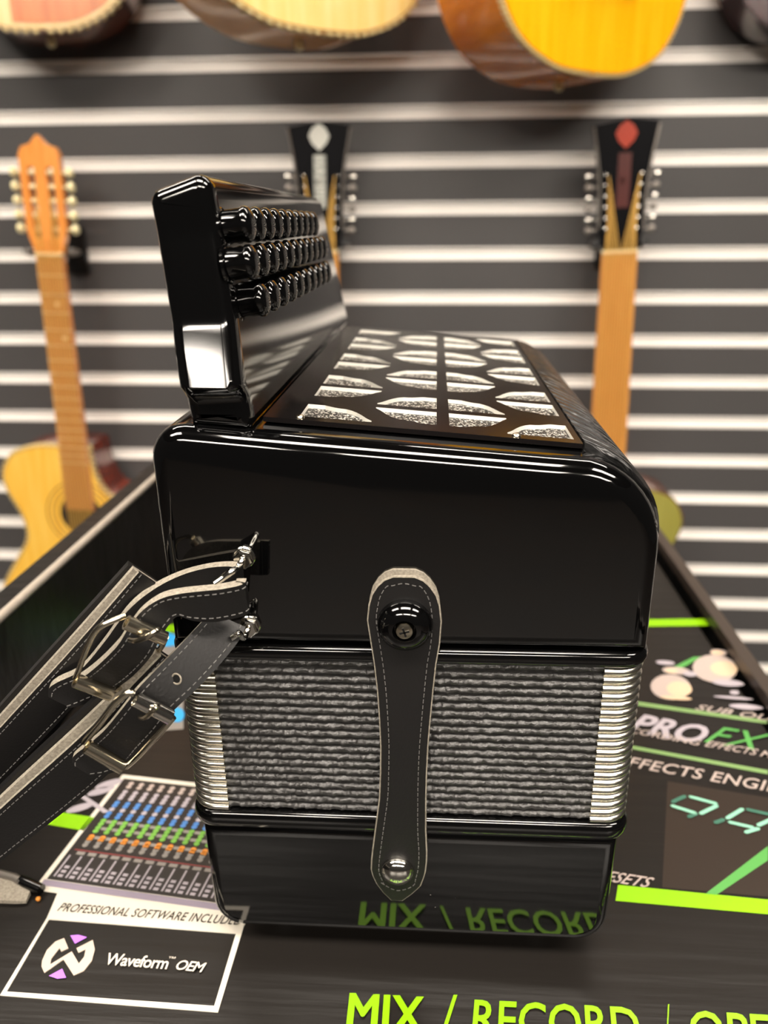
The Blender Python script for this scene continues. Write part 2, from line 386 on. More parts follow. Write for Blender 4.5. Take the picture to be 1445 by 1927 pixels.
# picture of a mixing desk, laid out on the carton in its own slanted axes
O = onZ(71, 1664, 0)
EX = V((.99, -.11, 0)); EY = V((.0116, .083, 0))/.0838
def M2(s, q, z): return O + EX*s + EY*q + V((0, 0, z))
def mq(b, s0, q0, s1, q1, z): return b.faces.new([b.verts.new(p) for p in (M2(s0, q0, z), M2(s1, q0, z), M2(s1, q1, z), M2(s0, q1, z))])
b = BM(); mq(b, 0, -.004, .125, .087, .0004); cpart('printed_panel', b, P_WHITE, 'white border of the mixer picture')
b = BM(); mq(b, .0030, .0035, .122, .0835, .0006); cpart('printed_panel', b, P_DARK, 'dark face of the mixer picture')
b = BM(); mq(b, .0020, -.0008, .122, .0030, .0007); cpart('printed_panel', b, P_LAV, 'lavender front edge of the mixer picture')
def mdots(rows, m, lab, rx=.0017, ry=.0016, dx=.0068, x0=.010, n=17):
    b = BM()
    for q in rows:
        for i in range(n):
            c = (x0 + i*dx, q)
            vs = [b.verts.new(M2(c[0]+rx*cos(2*pi*k/10), c[1]+ry*sin(2*pi*k/10), .0009)) for k in range(10)]; b.faces.new(vs)
    return cpart('printed_knobs', b, m, lab)
mdots([.0795, .0765], P_PINK, 'top row of knobs in the mixer picture')
mdots([.072, .069, .0665], P_KNOB, 'grey knob rows in the mixer picture')
mdots([.0625, .0600, .0535, .0510], P_BLUE, 'blue knob rows in the mixer picture')
mdots([.0568], P_KNOB, 'pale knob row between the blue rows')
mdots([.0475, .0448, .0420, .0392], P_LEAF, 'green knob rows in the mixer picture')
mdots([.0350, .0330], P_ORANGE, 'orange knob row in the mixer picture')
mdots([.0310, .0285], P_GREY, 'dull switch rows in the mixer picture')
b = BM()
for q in (.0335, .0405, .0460): 
    for i in range(17): mq(b, .0115+i*.0068+.0005, q, .0115+i*.0068+.0042, q+.0022, .0008)
for i in range(17):
    mq(b, .0085+i*.0068, .0215, .0085+i*.0068+.0048, .0238, .0008)
cpart('printed_switches', b, P_GREY, 'grey switch rows in the mixer picture')
b = BM(); mq(b, .006, .0243, .122, .0250, .0008); cpart('printed_line', b, P_RED, 'thin red line in the mixer picture')
b = BM()
for i in range(17):
    s = .0055 + i*.0068; mq(b, s, .0055, s+.0010, .0205, .0009)
    for q in (.0055, .0085, .0115): mq(b, s+.0022, q, s+.0050, q+.0018, .0009)
cpart('printed_faders', b, P_KNOB, 'pale fader slots in the mixer picture')
quadprint('printed_panel', [(170, 1330), (300, 1192), (345, 1192), (345, 1372), (230, 1380)], P_GREY, z=.0003, lab='grey print patch behind the straps')
blobs('printed_dot', (((312, 1203), 26, 13), ((333, 1345), 14, 14), ((222, 1278), 8, 10)), P_CYAN, 'bright blue dot behind the straps')
blobs('printed_cable', (((205, 1475), 26, 6), ((190, 1488), 26, 6), ((150, 1520), 26, 6)), P_KNOB, 'pale cable picture beside the mixer picture', rot=-.3)
b = BM()
flat(b, [(150, 1500), (160, 1497), (205, 1527), (195, 1530)], .0007)
cpart('printed_cable', b, P_KNOB, 'pale cable picture beside the mixer picture')

# ------------------------------------------------------------------ accordion
A = thing('accordion', 'glossy black button accordion standing on end on the printed carton', 'accordion', (0, .15, 0))
def ap(n, b, m, lab=None, parent=None, **k):
    o = off(obj(n, b, m, parent or A, **k), A)
    if lab: o['label'] = lab
    return o
AY1 = .300
def ztop(x): return .2443 - .0858*(x+.055)
# bass end
bp_ = arc(-.080, .0155, .013, 180, 270) + arc(.080, .0155, .013, 270, 360) + [(.0935, .0615), (-.0935, .0615)]
bp_ = [(-.0925+ (0), .0615)] + [p for p in arc(-.0765, .0172, .0145, 180, 270)] + [p for p in arc(.0765, .0172, .0145, 270, 360)] + [(.0925, .0615)]
b = BM(); bpd = bp_[:]
def bulge(x, y, z):                            # the lower end flares out a little towards its foot
    return (x, y - .072*max(0, .055-z)*max(0, 1-(y-.0015)/.03), z)
rs = []
for i in range(7):
    t = pi/2*i/6; rs.append([V(bulge(p.x, .0015+.006*(1-cos(t)), p.y)) for p in inset(bp_, .006*(1-sin(t)))])
for i in range(6, -1, -1):
    t = pi/2*i/6; rs.append([V((p.x, AY1-.002-.006*(1-cos(t)), p.y)) for p in inset(bp_, .006*(1-sin(t)))])
vs = rings(b, rs, cap=False); b.faces.new(vs[-1])
# front face as horizontal strips so the moulded curve is kept
fr = inset(bp_, .006); zs_ = [min(p.y for p in fr) + (max(p.y for p in fr)-min(p.y for p in fr))*k/24 for k in range(25)]
def xat(z):
    xs = []
    for i in range(len(fr)):
        p, q = fr[i-1], fr[i]
        if (p.y-z)*(q.y-z) <= 0 and abs(p.y-q.y) > 1e-9: xs.append(p.x+(q.x-p.x)*(z-p.y)/(q.y-p.y))
    return min(xs), max(xs)
row = []
for z in zs_:
    a, c = xat(min(max(z, zs_[0]+1e-5), zs_[-1]-1e-5)); row.append([b.verts.new(bulge(a+(c-a)*k/8, .0015, z)) for k in range(9)])
for r0, r1 in zip(row, row[1:]):
    for k in range(8): b.faces.new((r0[k], r0[k+1], r1[k+1], r1[k]))
ap('bass_body', b, GLOSS, ang=50)
for x, y in ((-.062, .019), (.062, .019), (-.062, .285), (.062, .285)):
    b = BM(); lathe(b, [(.004, 0), (.0055, .0008), (.0055, .0175)], (x, y, ZC+.0002), (0, 0, 1), 16); ap('foot', b, RUBBER)
def rrect(hx, y0, y1, r, n=6):
    return arc(-hx+r, y0+r, r, 180, 270, n) + arc(hx-r, y0+r, r, 270, 360, n) + arc(hx-r, y1-r, r, 0, 90, n) + arc(-hx+r, y1-r, r, 90, 180, n)
def frame(z0, z1, o):
    b = BM(); rs = []; n = 10
    for k in range(n+1):
        t = -pi/2 + pi*k/n; d = (z1-z0)/2
        e = .0012*cos(t)*2
        rs.append([V((x, y, (z0+z1)/2 + d*sin(t))) for x, y in rrect(.0945+e, .002-e, AY1-.002+e, .009+e)])
    rings(b, rs); return b
ap('bellows_frame', frame(.0605, .0695, 0), GLOSSP, 'lower black bellows frame')
ap('bellows_frame', frame(.1465, .1535, 0), GLOSSP, 'upper black bellows frame')
# bellows
NF = 20; BZ0, BZ1 = .0695, .1465; dz = (BZ1-BZ0)/NF
def foldrings(path, npf=6):
    pass
def pathn(hx, y0, y1, r):                     # (point, outward normal) samples around a rounded rectangle
    out = []
    def run(p, q, nrm, m):
        for i in range(m): out.append((V(p).lerp(V(q), i/m), V(nrm)))
    def cor(cx, cy, a0):
        for i in range(6):
            a = math.radians(a0 + 90*i/6); out.append((V((cx+r*cos(a), cy+r*sin(a))), V((cos(a), sin(a)))))
    run((-hx+r, y0), (hx-r, y0), (0, -1), 240); cor(hx-r, y0+r, 270)
    run((hx, y0+r), (hx, y1-r), (1, 0), 60); cor(hx-r, y1-r, 0)
    run((hx-r, y1), (-hx+r, y1), (0, 1), 40); cor(-hx+r, y1-r, 90)
    run((-hx, y1-r), (-hx, y0+r), (-1, 0), 60); cor(-hx+r, y0+r, 180)
    return out
PB = pathn(.0925, .0045, AY1-.005, .008)
b = BM(); rs = []
jit = [[random.uniform(-1, 1) for _ in range(60)] for _ in range(NF)]
def wob(k, i):
    x = i*.23; return .00022*sin(x*1.7+k*2.1) + .00018*sin(x*3.9+k*5.3) + .00022*sin(x*7.3+k*1.1)
for k in range(NF):
    for j in range(7):
        t = j/7; h = .0030*math.sqrt(max(0, sin(pi*t)))-.0012
        ring = []
        for i, (p, nn) in enumerate(PB):
            wv = wob(k, i)*sin(pi*t)*(1 if nn.y < -.9 else .3)
            wz = .00025*sin(i*.61+k*1.9)*sin(pi*t)
            q = p + nn*(h+wv); ring.append(V((q.x, q.y, BZ0 + (k+t)*dz + wz)))
        rs.append(ring)
rs.append([V(((p+nn*-.0012).x, (p+nn*-.0012).y, BZ1)) for p, nn in PB])
rings(b, rs); bel = ap('bellows', b, CLOTH, 'black ribbed bellows cloth', ang=75)
def cornercap(sx, k):
    b = BM(); r = .0095; hx = .0940; y0 = .0022; rs = []
    path = [(V((hx-.0155, y0)), V((0, -1)))] + [(V((hx-r, y0)), V((0, -1)))]
    for i in range(1, 7):
        a = math.radians(270 + 90*i/6); path.append((V((hx-r+r*cos(a), y0+r+r*sin(a))), V((cos(a), sin(a)))))
    path.append((V((hx, y0+.022)), V((1, 0))))
    for p, nn in path:
        ring = []
        for j in range(9):
            t = j/8; h = .0026*math.sqrt(max(0, sin(pi*t)))-.0008
            q = p+nn*h; ring.append(V((q.x*sx, q.y, BZ0 + (k+t)*dz)))
        q = p+nn*-.003; ring.append(V((q.x*sx, q.y, BZ0 + (k+.95)*dz))); ring.append(V((q.x*sx, q.y, BZ0 + (k+.05)*dz)))
        rs.append(ring)
    rings(b, rs); return b
for k in range(NF):
    for sx in (-1, 1):
        o = ap('corner_cap', cornercap(sx, k), CORNER, 'silver metal corner of a fold', parent=bel)
# treble body
tp = [(-.095, .1535), (.095, .1535), (.095, .196)]
zt = lambda x: ztop(x) - .0028
tp += arc(.0595, .1965, .0355, 0, 78, 10)
z_end = tp[-1]
tp += [(.05, zt(.05)), (.0, zt(0)), (-.05, zt(-.05))]
tp += arc(-.0815, .2305, .0135, 86, 180, 7)
b = BM(); pillow(b, tp, 0, AY1, .0075, .0075, 7); ap('treble_body', b, GLOSS, ang=50)
# grille plate with cut-outs
T_ = .0019
def gl(y): return y
def cell(c0, c1, y0, y1, tipright, up):        # half leaf: blunt at one end, wavy taper to the other
    n = 12; lo, hi = [], []
    for i in range(n+1):
        t = i/n                                 # 0 blunt, 1 tip
        x = c0+(c1-c0)*t if tipright else c1-(c1-c0)*t
        wv = (1 - .22*t) if t < .55 else max(.0, (1-.22*.55)*(1-((t-.55)/.45)**1.5))
        wv += .10*sin(t*9)*(1-t)
        wv = max(.08, min(1, wv))
        h = (y1-y0)
        if up: lo.append((x, y0)); hi.append((x, y0+h*wv))
        else: hi.append((x, y1)); lo.append((x, y1-h*wv))
    pts = lo + hi[::-1]
    if not tipright: pts = pts[::-1]
    return pts
holes = []
cols = [(-.0410, -.0135, True, .0), (-.0135, .0115, False, .033), (.0165, .0400, True, .033), (.0385, .0635, False, .0)]
P_ = .066; Y0 = .021
for c0, c1, tr, ph in cols:
    if ph == 0:
        holes.append(cell(c0, c1, Y0, Y0+.021, tr, True))
        base = [Y0+.0375+P_*k for k in range(3)]
    else:
        base = [Y0+.0045+P_*k for k in range(4)]
    for yb in base:
        holes.append(cell(c0, c1, yb, yb+.021, tr, False)); holes.append(cell(c0, c1, yb+.027, yb+.048, tr, True))
    if ph == 0: holes.append(cell(c0, c1, Y0+.0375+P_*3, Y0+.0375+P_*3+.021, tr, False))
b = BM()
plate(b, [(-.0540, .0155), (.0660, .0155), (.0660, .290), (-.0540, .290)], holes,
      lambda x, y: (x, y, ztop(x)), lambda x, y: (x, y, ztop(x)-T_), 0, 1)
gp = ap('grille_plate', b, [PLATE, SILVER], smooth=False)
b = BM(); b.faces.new([b.verts.new(p) for p in ((-.0535, .016, ztop(-.0535)-.0017), (.0655, .016, ztop(.0655)-.0017), (.0655, .2895, ztop(.0655)-.0017), (-.0535, .2895, ztop(-.0535)-.0017))])
ap('grille_mesh', b, MESH, 'sparkling mesh behind the cut-outs', parent=gp, smooth=False)
for x, y in ((.0415, .0185), (-.0405, .0185)):
    b = BM(); lathe(b, [(.0018, -.001), (.0018, .0003), (.0014, .0009), (.0005, .0012)], (x, y, ztop(x)), (0, 0, 1), 12); ap('screw', b, NICKEL, parent=gp)
# grille roll curving over the right shoulder
pr = [(.0665, ztop(.0665))] + [(x, z) for x, z in arc(.0603, .1975, .0365, 74, 0, 12)] + [(.0968, .186)]
b = BM(); rs = []
for y, e in ((.0135, -.0006), (.0150, .0006), (.288, .0006), (.290, -.0006)):
    o1 = [V((x, y, z)) for x, z in pr]
    nrm = []
    for i in range(len(pr)):
        d = V(pr[min(i+1, len(pr)-1)])-V(pr[max(i-1, 0)]); d.normalize(); nrm.append(V((-d.y, 0, d.x)))
    nrm = [-q if q.x < 0 else q for q in nrm]
    rs.append([p+q*e for p, q in zip(o1, nrm)] + [p-q*.003 for p, q in zip(o1[::-1], nrm[::-1])])
rings(b, rs); ap('grille_roll', b, BRAID, 'braided black strip over the rounded shoulder')
# keyboard
kp = [(-.0795, .2425), (-.0565, .2405)] + [(-.0655, .3245)] + arc(-.0685, .3255, .003, 10, 95, 4) + arc(-.0835, .3215, .0035, 100, 170, 4) + [(-.0825, .265)]
kp = [(-.0790, .2428), (-.0575, .2412), (-.0560, .2435), (-.0645, .3205)] + arc(-.0700, .3232, .0052, 8, 92, 6) + arc(-.0818, .3192, .0052, 102, 174, 6) + [(-.0825, .270), (-.0808, .258)]
def kfn(x, y, z):
    q = (y-.150)/.150
    if y < .1:
        if z >= .28: r = .0026 + .003*min(1, (z-.28)/.03)
        elif z >= .258: r = -.0048 + .0074*(z-.258)/.022
        else: r = -.0048 + .0055*min(1, (.258-z)/.004)
        return (x, y + r*max(0, 1-(y-.004)/.03) if y > .004 else y + r, z)
    return (x, y - .058*(z-.243)/.086, z)
# denser profile so the end face can carry its moulded step
def dens(poly, step):
    out = []
    for i in range(len(poly)):
        p, q = V(poly[i]), V(poly[(i+1) % len(poly)]); n = max(1, int((q-p).length/step))
        out += [tuple(p.lerp(q, k/n)) for k in range(n)]
    return out
b = BM(); kd = dens(kp, .0022)
secs = []
for i in range(7):
    t = pi/2*i/6; secs.append((.004+.005*(1-cos(t)), .005*(1-sin(t))))
for y in (.012, .016, .022, .030, .034): secs.append((y, 0))
for i in range(6, -1, -1):
    t = pi/2*i/6; secs.append((.334-.005*(1-cos(t)), .005*(1-sin(t))))
def grid_end(poly, y, d):
    return [V(kfn(p.x, y, p.y)) for p in inset(poly, d)]
rs = [grid_end(kd, y, d) for y, d in secs]
vs = rings(b, rs, cap=False)
def capgrid(ring, y, d):                        # fill the end with horizontal strips so the step is kept
    n = len(ring); half = n//2
    zs = [v.co.z for v in ring]; i0 = min(range(n), key=lambda i: zs[i]); seq = [ring[(i0+i) % n] for i in range(n)]
    i, j = 1, n-1; prev_l, prev_r = seq[0], seq[0]
    while i < j:
        a, c = seq[i], seq[j]
        if a.co.z <= c.co.z:
            fs = [prev_l, a, prev_r] if prev_l != prev_r else [prev_l, a, seq[j]]
            if prev_l != prev_r: b.faces.new((prev_l, a, prev_r))
            prev_l = a; i += 1
        else:
            if prev_l != prev_r: b.faces.new((prev_l, c, prev_r))
            else: b.faces.new((prev_l, seq[1], c)); prev_l = seq[1]; i = max(i, 2)
            prev_r = c; j -= 1
    if prev_l != prev_r and i == j: b.faces.new((prev_l, seq[i], prev_r))
capgrid(vs[0], 0, 0); b.faces.new(vs[-1])
kb = ap('keyboard', b, GLOSSP, ang=60)
ku = V((-.1103, 0, .9939)); kn = V((.9939, 0, .1103))       # up the key face, and out of it
def kface(z, y): return V((-.0564-(z-.2412)*.1100, y, z))
for zr, y0, dy, n in ((.3128-.0013, .0180, .0172, 10), (.3003-.0013, .0035+.010, .0180, 11), (.2868-.0013, .0205, .0194, 10)):
    for i in range(n):
        y = y0 + dy*i; o = kface(zr, y)
        b = BM(); lathe(b, [(.0061, -.0005), (.0061, .0002), (.0055, .0006), (.0055, .0072), (.0060, .0078), (.0060, .0092), (.0052, .0104), (.0030, .0114), (.0008, .0117)], o, kn, 22)
        ap('button', b, GLOSSP, parent=kb)
        if i == 0:
            b = BM(); lathe(b, [(.0068, -.0004), (.0068, .0006), (.0062, .0010), (.0058, .0002)], o, kn, 22); ap('button_socket', b, GLOSSP, parent=kb)
# bellows strap with knob and press stud
so = [(.1869,-.0043,.0037),(.1855,-.0075,.0068),(.1831,-.0100,.0093),(.1795,-.0122,.0116),(.1752,-.0134,.0129),(.1684,-.0142,.0136),(.1591,-.0131,.0131),(.1495,-.0119,.0117),(.137,-.0108,.0106),(.124,-.0102,.0096),(.1115,-.0099,.0088),(.098,-.0102,.0083),(.0848,-.0108,.0081),(.0675,-.0129,.0081),(.056,-.0143,.0086),(.0495,-.0150,.0085),(.0438,-.0153,.0080),(.040,-.0146,.0072),(.0355,-.0130,.0059),(.0308,-.0102,.0022),(.0265,-.0068,-.0022)]
def strapout(shr, dzz=0):
    L = [(a+shr, z+dzz) for z, a, c in so]; R = [(c-shr, z+dzz) for z, a, c in so]
    return L[::-1] + R                       # from bottom left ... wait for order check
def sy(z): return -.0036 if z > .16 else (-.0036 - .0016*sin(pi*(.16-z)/.12) if z > .04 else -.0036)
def strapplate(b, yo, th, shr=0, zmin=0, mi=(0, 1, 1)):
    rr = [(z, l+shr, r-shr) for z, l, r in so if z >= zmin]
    f = [(b.verts.new((l, sy(z)+yo, z)), b.verts.new((r, sy(z)+yo, z))) for z, l, r in rr]
    k = [(b.verts.new((l, sy(z)+yo+th, z)), b.verts.new((r, sy(z)+yo+th, z))) for z, l, r in rr]
    for i in range(len(rr)-1):
        for q, m_ in (((f[i][0], f[i][1], f[i+1][1], f[i+1][0]), mi[0]), ((k[i][0], k[i+1][0], k[i+1][1], k[i][1]), mi[1]),
                      ((f[i][0], f[i+1][0], k[i+1][0], k[i][0]), mi[2]), ((f[i][1], k[i][1], k[i+1][1], f[i+1][1]), mi[2])):
            fc = b.faces.new(q); fc.material_index = m_
    for e in (0, -1):
        fc = b.faces.new((f[e][0], f[e][1], k[e][1], k[e][0])); fc.material_index = mi[2]
b = BM(); strapplate(b, 0, .0022); bs = ap('bellows_strap', b, [LEATHER, SUEDE], 'black leather closing strap with pale edge', ang=55)
b = BM()
ol_ = [V((l, sy(z)+.0007, z)) for z, l, r in so] + [V((r, sy(z)+.0007, z)) for z, l, r in so[::-1]]
tube(b, ol_+[ol_[0]], .0006, 6, cap=False); ap('pale_edge', b, SUEDE, 'pale raw edge of the closing strap', parent=bs)
b = BM()
bk = [(z+.0022, l-.0002, r+.0002) for z, l, r in so if z > .15]
so_keep = so; so = bk; strapplate(b, .0023, .0020, 0); so = so_keep
ap('strap_backing', b, [SUEDE, SUEDE], 'pale second leather layer at the strap top', parent=bs)
def dashes(b, pts, ln=.0016, gap=.0011, r=.00022, n=4):
    acc = 0; on = True; seg_ = [pts[0]]; need = ln
    cur = V(pts[0])
    for q in pts[1:]:
        q = V(q)
        while (q-cur).length > need:
            cur = cur + (q-cur).normalized()*need
            if on:
                seg_.append(cur.copy())
                if len(seg_) > 1: tube(b, seg_, r, n)
            on = not on; seg_ = [cur.copy()]; need = ln if on else gap
        need -= (q-cur).length; cur = q.copy()
        if on: seg_.append(cur.copy())
b = BM()
sp = [V((l+.0031, sy(z)-.0001, z)) for z, l, r in so[2:-2]][::-1] + [V((x, sy(.183)-.0001, z)) for x, z in ((-.0045, .1835), (-.0005, .1845), (.004, .1835))] + [V((r-.0031, sy(z)-.0001, z)) for z, l, r in so[2:-2]] + [V((-.0045, sy(.034)-.0001, .0325)), V((-.0125, sy(.034)-.0001, .0375))]
dashes(b, crom(sp, 4)); ap('stitching', b, THREAD, 'grey stitched seam', parent=bs)
kc = onY(762, 1174, -.004); kc = V((kc.x, -.0034, kc.z))
b = BM(); lathe(b, [(.0104, 0), (.0108, .0012), (.0102, .0034), (.0084, .0056), (.0062, .0067), (.0046, .0070), (.0042, .0062), (.0041, .0035)], kc, (0, -1, 0), 40); kn_ = ap('knob', b, GLOSSP, 'round glossy black knob', parent=bs)
b = BM(); lathe(b, [(.0036, .0035), (.0036, .0058), (.0031, .0068), (.0014, .0073)], kc, (0, -1, 0), 24); sc_ = ap('knob_screw', b, NICKEL, 'cross slot screw in the knob', parent=bs)
b = BM()
for a in (.3, .3+pi/2):
    d = V((cos(a), 0, sin(a))); p = V((-sin(a), 0, cos(a))); c = kc+V((0, -.0073, 0))
    vs_ = [b.verts.new(c+d*s*.0019+p*q*.0004+V((0, h, 0))) for h in (-.0003, .0006) for s, q in ((-1, -1), (1, -1), (1, 1), (-1, 1))]
    for q in ((0,1,2,3),(4,7,6,5),(0,4,5,1),(1,5,6,2),(2,6,7,3),(3,7,4,0)): b.faces.new([vs_[i] for i in q])
ap('screw_slot', b, BLKMETAL, parent=bs)
pc = onY(748, 1637, -.004); pc = V((pc.x, -.0035, pc.z))
b = BM(); lathe(b, [(.0070, 0), (.0073, .0010), (.0068, .0026), (.0052, .0040), (.0028, .0048), (.0008, .0050)], pc, (0, -1, 0), 36); ap('press_stud', b, CHROME, 'domed chrome press stud', parent=bs)
# strap eyelets: washers, hex nuts and rings
EY_ = []
for (u, v) in ((455, 1056), (466, 1186)):
    c = onY(u, v, -.004); c = V((c.x, -.0001, c.z)); EY_.append(c)
    b = BM(); lathe(b, [(.0044, -.0009), (.0044, .0003), (.0040, .0007), (.0020, .0007)], c, (0, -1, 0), 24); lathe(b, [(.0036, .0007), (.0038, .0014), (.0038, .0034), (.0032, .0042), (.0018, .0042)], c, (0, -1, 0), 6)
    e = ap('strap_eyelet', b, CHROME, 'silver hex nut and washer holding a strap ring', ang=25)
    b = BM()
    q = onY(440, 1073, -.016) if v < 1100 else onY(450, 1192, -.012)
    r2 = onY(405, 1098, -.018) if v < 1100 else onY(437, 1200, -.012)
    tube(b, crom([c+V((0, -.003, 0)), c+V((-.0008, -.008, -.0010)), q, q.lerp(r2, .5), r2], 5), .0013, 10); ap('ring', b, CHROME, parent=e)

# ------------------------------------------------------------------ shoulder straps
def ribbon(b, secs, th, sub=5, mi=(0, 1, 1)):
    L = crom([onY(u, v, y) for (u, v, y), _ in secs], sub); R = crom([onY(u, v, y) for _, (u, v, y) in secs], sub)
    F, K = [], []
    n = len(L); nrm = []
    for i in range(n):
        tng = ((L[min(i+1, n-1)]-L[max(i-1, 0)]) + (R[min(i+1, n-1)]-R[max(i-1, 0)])).normalized()
        nn = tng.cross(R[i]-L[i]); nn.normalize()
        if nn.dot((L[i]+R[i])*.5-CAM) > 0: nn = -nn
        nrm.append(nn)
    for i in range(n):
        F.append((b.verts.new(L[i]), b.verts.new(R[i]))); K.append((b.verts.new(L[i]-nrm[i]*th), b.verts.new(R[i]-nrm[i]*th)))
    for i in range(n-1):
        for q, m_ in (((F[i][0], F[i][1], F[i+1][1], F[i+1][0]), mi[0]), ((K[i][0], K[i+1][0], K[i+1][1], K[i][1]), mi[1]),
                      ((F[i][0], F[i+1][0], K[i+1][0], K[i][0]), mi[2]), ((F[i][1], K[i][1], K[i+1][1], F[i+1][1]), mi[2])):
            b.faces.new(q).material_index = m_
    for e in (0, -1): b.faces.new((F[e][0], F[e][1], K[e][1], K[e][0])).material_index = mi[0]
    return L, R, nrm
def stitchlines(b, L, R, N_, fr=(.13, .87), i0=0, i1=None):
    for f in fr:
        dashes(b, [l.lerp(r, f)+n*.00015 for l, r, n in list(zip(L, R, N_))[i0:i1]])
def S(l, r, yl, yr): return ((*l, yl), (*r, yr))
def sp_(n, b, m, par, lab=None, **k):
    o = off(obj(n, b, m, par, **k), par)
    if lab: o['label'] = lab
    return o
def roller(b, p, q, r=.0027):
    p = p + V((0, -.0012, 0)); q = q + V((0, -.0012, 0))
    ax = (q-p); ln = ax.length
    lathe(b, [(r*.72, .0015), (r*.72, 0), (r, 0), (r, ln), (r*.72, ln), (r*.72, ln-.0015)], p, ax, 20)
def padded(root, Lp, Rp, yl, yr):
    def off2(p, q, f): return (p[0]+(q[0]-p[0])*f, p[1]+(q[1]-p[1])*f)
    n = len(Lp)
    b = BM(); ribbon(b, [S(Lp[i], off2(Lp[i], Rp[i], .97), yl[i]+.0012, yr[i]+.003) for i in range(n)], .0035, mi=(0, 0, 0)); sp_('padding', b, LEATHER, root, 'rolled black edge of the padded band')
    b = BM(); ribbon(b, [S(off2(Lp[i], Rp[i], .13), off2(Lp[i], Rp[i], .985), yl[i]-.0008, yr[i]+.0010) for i in range(n)], .0022, mi=(0, 0, 0)); sp_('suede_layer', b, SUEDE, root, 'pale suede layer')
    b = BM(); L, R, N_ = ribbon(b, [S(off2(Lp[i], Rp[i], .28), Rp[i], yl[i]-.0022, yr[i]-.0008) for i in range(n)], .0014); sp_('band', b, [LEATHER, SUEDE], root, 'wide black leather band')
    b = BM(); stitchlines(b, L, R, N_, (.10, .90)); sp_('stitching', b, THREAD, root)
# upper strap
U = thing('shoulder_strap', 'upper black leather shoulder strap, its buckle with open tube ends', 'strap', tuple(onY(150, 1280, -.02)), 'accordion shoulder straps')
padded(U, [(241, 1064), (120, 1196), (0, 1330), (-140, 1490)], [(312, 1112), (200, 1262), (0, 1474), (-100, 1570)], [-.010, -.014, -.016, -.016], [-.006, -.010, -.012, -.012])
b = BM()
L, R, N_ = ribbon(b, [S((447, 1071), (452, 1136), -.0095, -.006), S((432, 1066), (430, 1132), -.008, -.005), S((390, 1069), (392, 1135), -.007, -.005), S((340, 1083), (352, 1146), -.008, -.006), S((288, 1110), (312, 1168), -.012, -.009), S((240, 1150), (285, 1200), -.017, -.013), S((195, 1210), (250, 1250), -.019, -.015), S((150, 1262), (210, 1300), -.020, -.016), S((108, 1284), (166, 1322), -.021, -.017), S((92, 1296), (150, 1328), -.021, -.018), S((91, 1312), (132, 1332), -.021, -.019)], .0036)
sp_('strap_tail', b, [LEATHER, SUEDE], U, 'narrow strap end with rounded tip')
b = BM(); stitchlines(b, L, R, N_, (.14, .84), 34); sp_('stitching', b, THREAD, U)
b = BM()
L, R, N_ = ribbon(b, [S((464, 1088), (471, 1145), -.0165, -.0135), S((461, 1096), (469, 1152), -.0190, -.016), S((450, 1102), (462, 1158), -.020, -.017), S((415, 1109), (432, 1166), -.022, -.019), S((375, 1113), (398, 1171), -.023, -.020), S((335, 1118), (362, 1168), -.024, -.021), S((300, 1128), (335, 1160), -.025, -.022), S((268, 1149), (318, 1176), -.027, -.024), S((243, 1180), (300, 1205), -.029, -.026), S((222, 1214), (282, 1238), -.032, -.028), S((190, 1247), (248, 1274), -.030, -.026), S((160, 1272), (215, 1298), -.026, -.022), S((135, 1288), (190, 1316), -.024, -.020)], .0036)
sp_('strap_loop', b, [LEATHER, SUEDE], U, 'leather loop folded round the ring')
b = BM(); stitchlines(b, L, R, N_); sp_('stitching', b, THREAD, U)
b = BM(); roller(b, onY(240, 1168, -.0335), onY(312, 1199, -.028)); bu = sp_('buckle_roller', b, NICKEL, U, 'upper tube of the buckle', ang=30)
b = BM(); roller(b, onY(145, 1277, -.0335), onY(212, 1303, -.028)); sp_('buckle_roller', b, NICKEL, U, 'lower tube of the buckle', ang=30)
b = BM(); tube(b, crom([onY(u, v, y) for u, v, y in ((236, 1158, -.0335), (212, 1168, -.036), (188, 1180, -.037), (172, 1200, -.037), (157, 1235, -.036), (148, 1262, -.035), (142, 1275, -.0335))], 5), .0011, 10)
tube(b, crom([onY(u, v, y) for u, v, y in ((312, 1199, -.028), (298, 1225, -.018), (250, 1275, -.014), (212, 1303, -.028))], 5), .0011, 10)
sp_('buckle_frame', b, NICKEL, U)
b = BM(); tube(b, crom([onY(u, v, y) for u, v, y in ((244, 1204, -.0335), (256, 1206, -.036), (276, 1199, -.0375), (292, 1189, -.037), (298, 1184, -.035))], 5), .0010, 8); sp_('buckle_prong', b, NICKEL, U)
# lower strap
W_ = thing('shoulder_strap', 'lower black leather shoulder strap crossing the bellows corner, buckle closed flat', 'strap', tuple(onY(220, 1380, -.02)), 'accordion shoulder straps')
padded(W_, [(284, 1222), (140, 1352), (0, 1485), (-140, 1625)], [(352, 1268), (213, 1448), (0, 1622), (-60, 1672)], [-.020, -.024, -.028, -.028], [-.016, -.020, -.024, -.024])
b = BM()
L, R, N_ = ribbon(b, [S((395, 1150), (462, 1180), -.008, -.007), S((378, 1172), (452, 1202), -.013, -.010), S((345, 1208), (420, 1243), -.020, -.017), S((300, 1254), (374, 1293), -.028, -.025), S((264, 1291), (332, 1332), -.034, -.031), S((244, 1316), (314, 1354), -.036, -.033), S((222, 1344), (294, 1380), -.037, -.034), S((195, 1376), (264, 1412), -.036, -.033), S((165, 1402), (238, 1442), -.033, -.030), S((144, 1418), (206, 1456), -.032, -.029), S((136, 1428), (184, 1459), -.032, -.030), S((138, 1440), (168, 1459), -.032, -.031)], .0028)
sp_('strap_tail', b, [LEATHER, SUEDE], W_, 'narrow strap through the buckle')
b = BM(); stitchlines(b, L, R, N_); sp_('stitching', b, THREAD, W_)
hc = onY(333, 1277, -.0276)
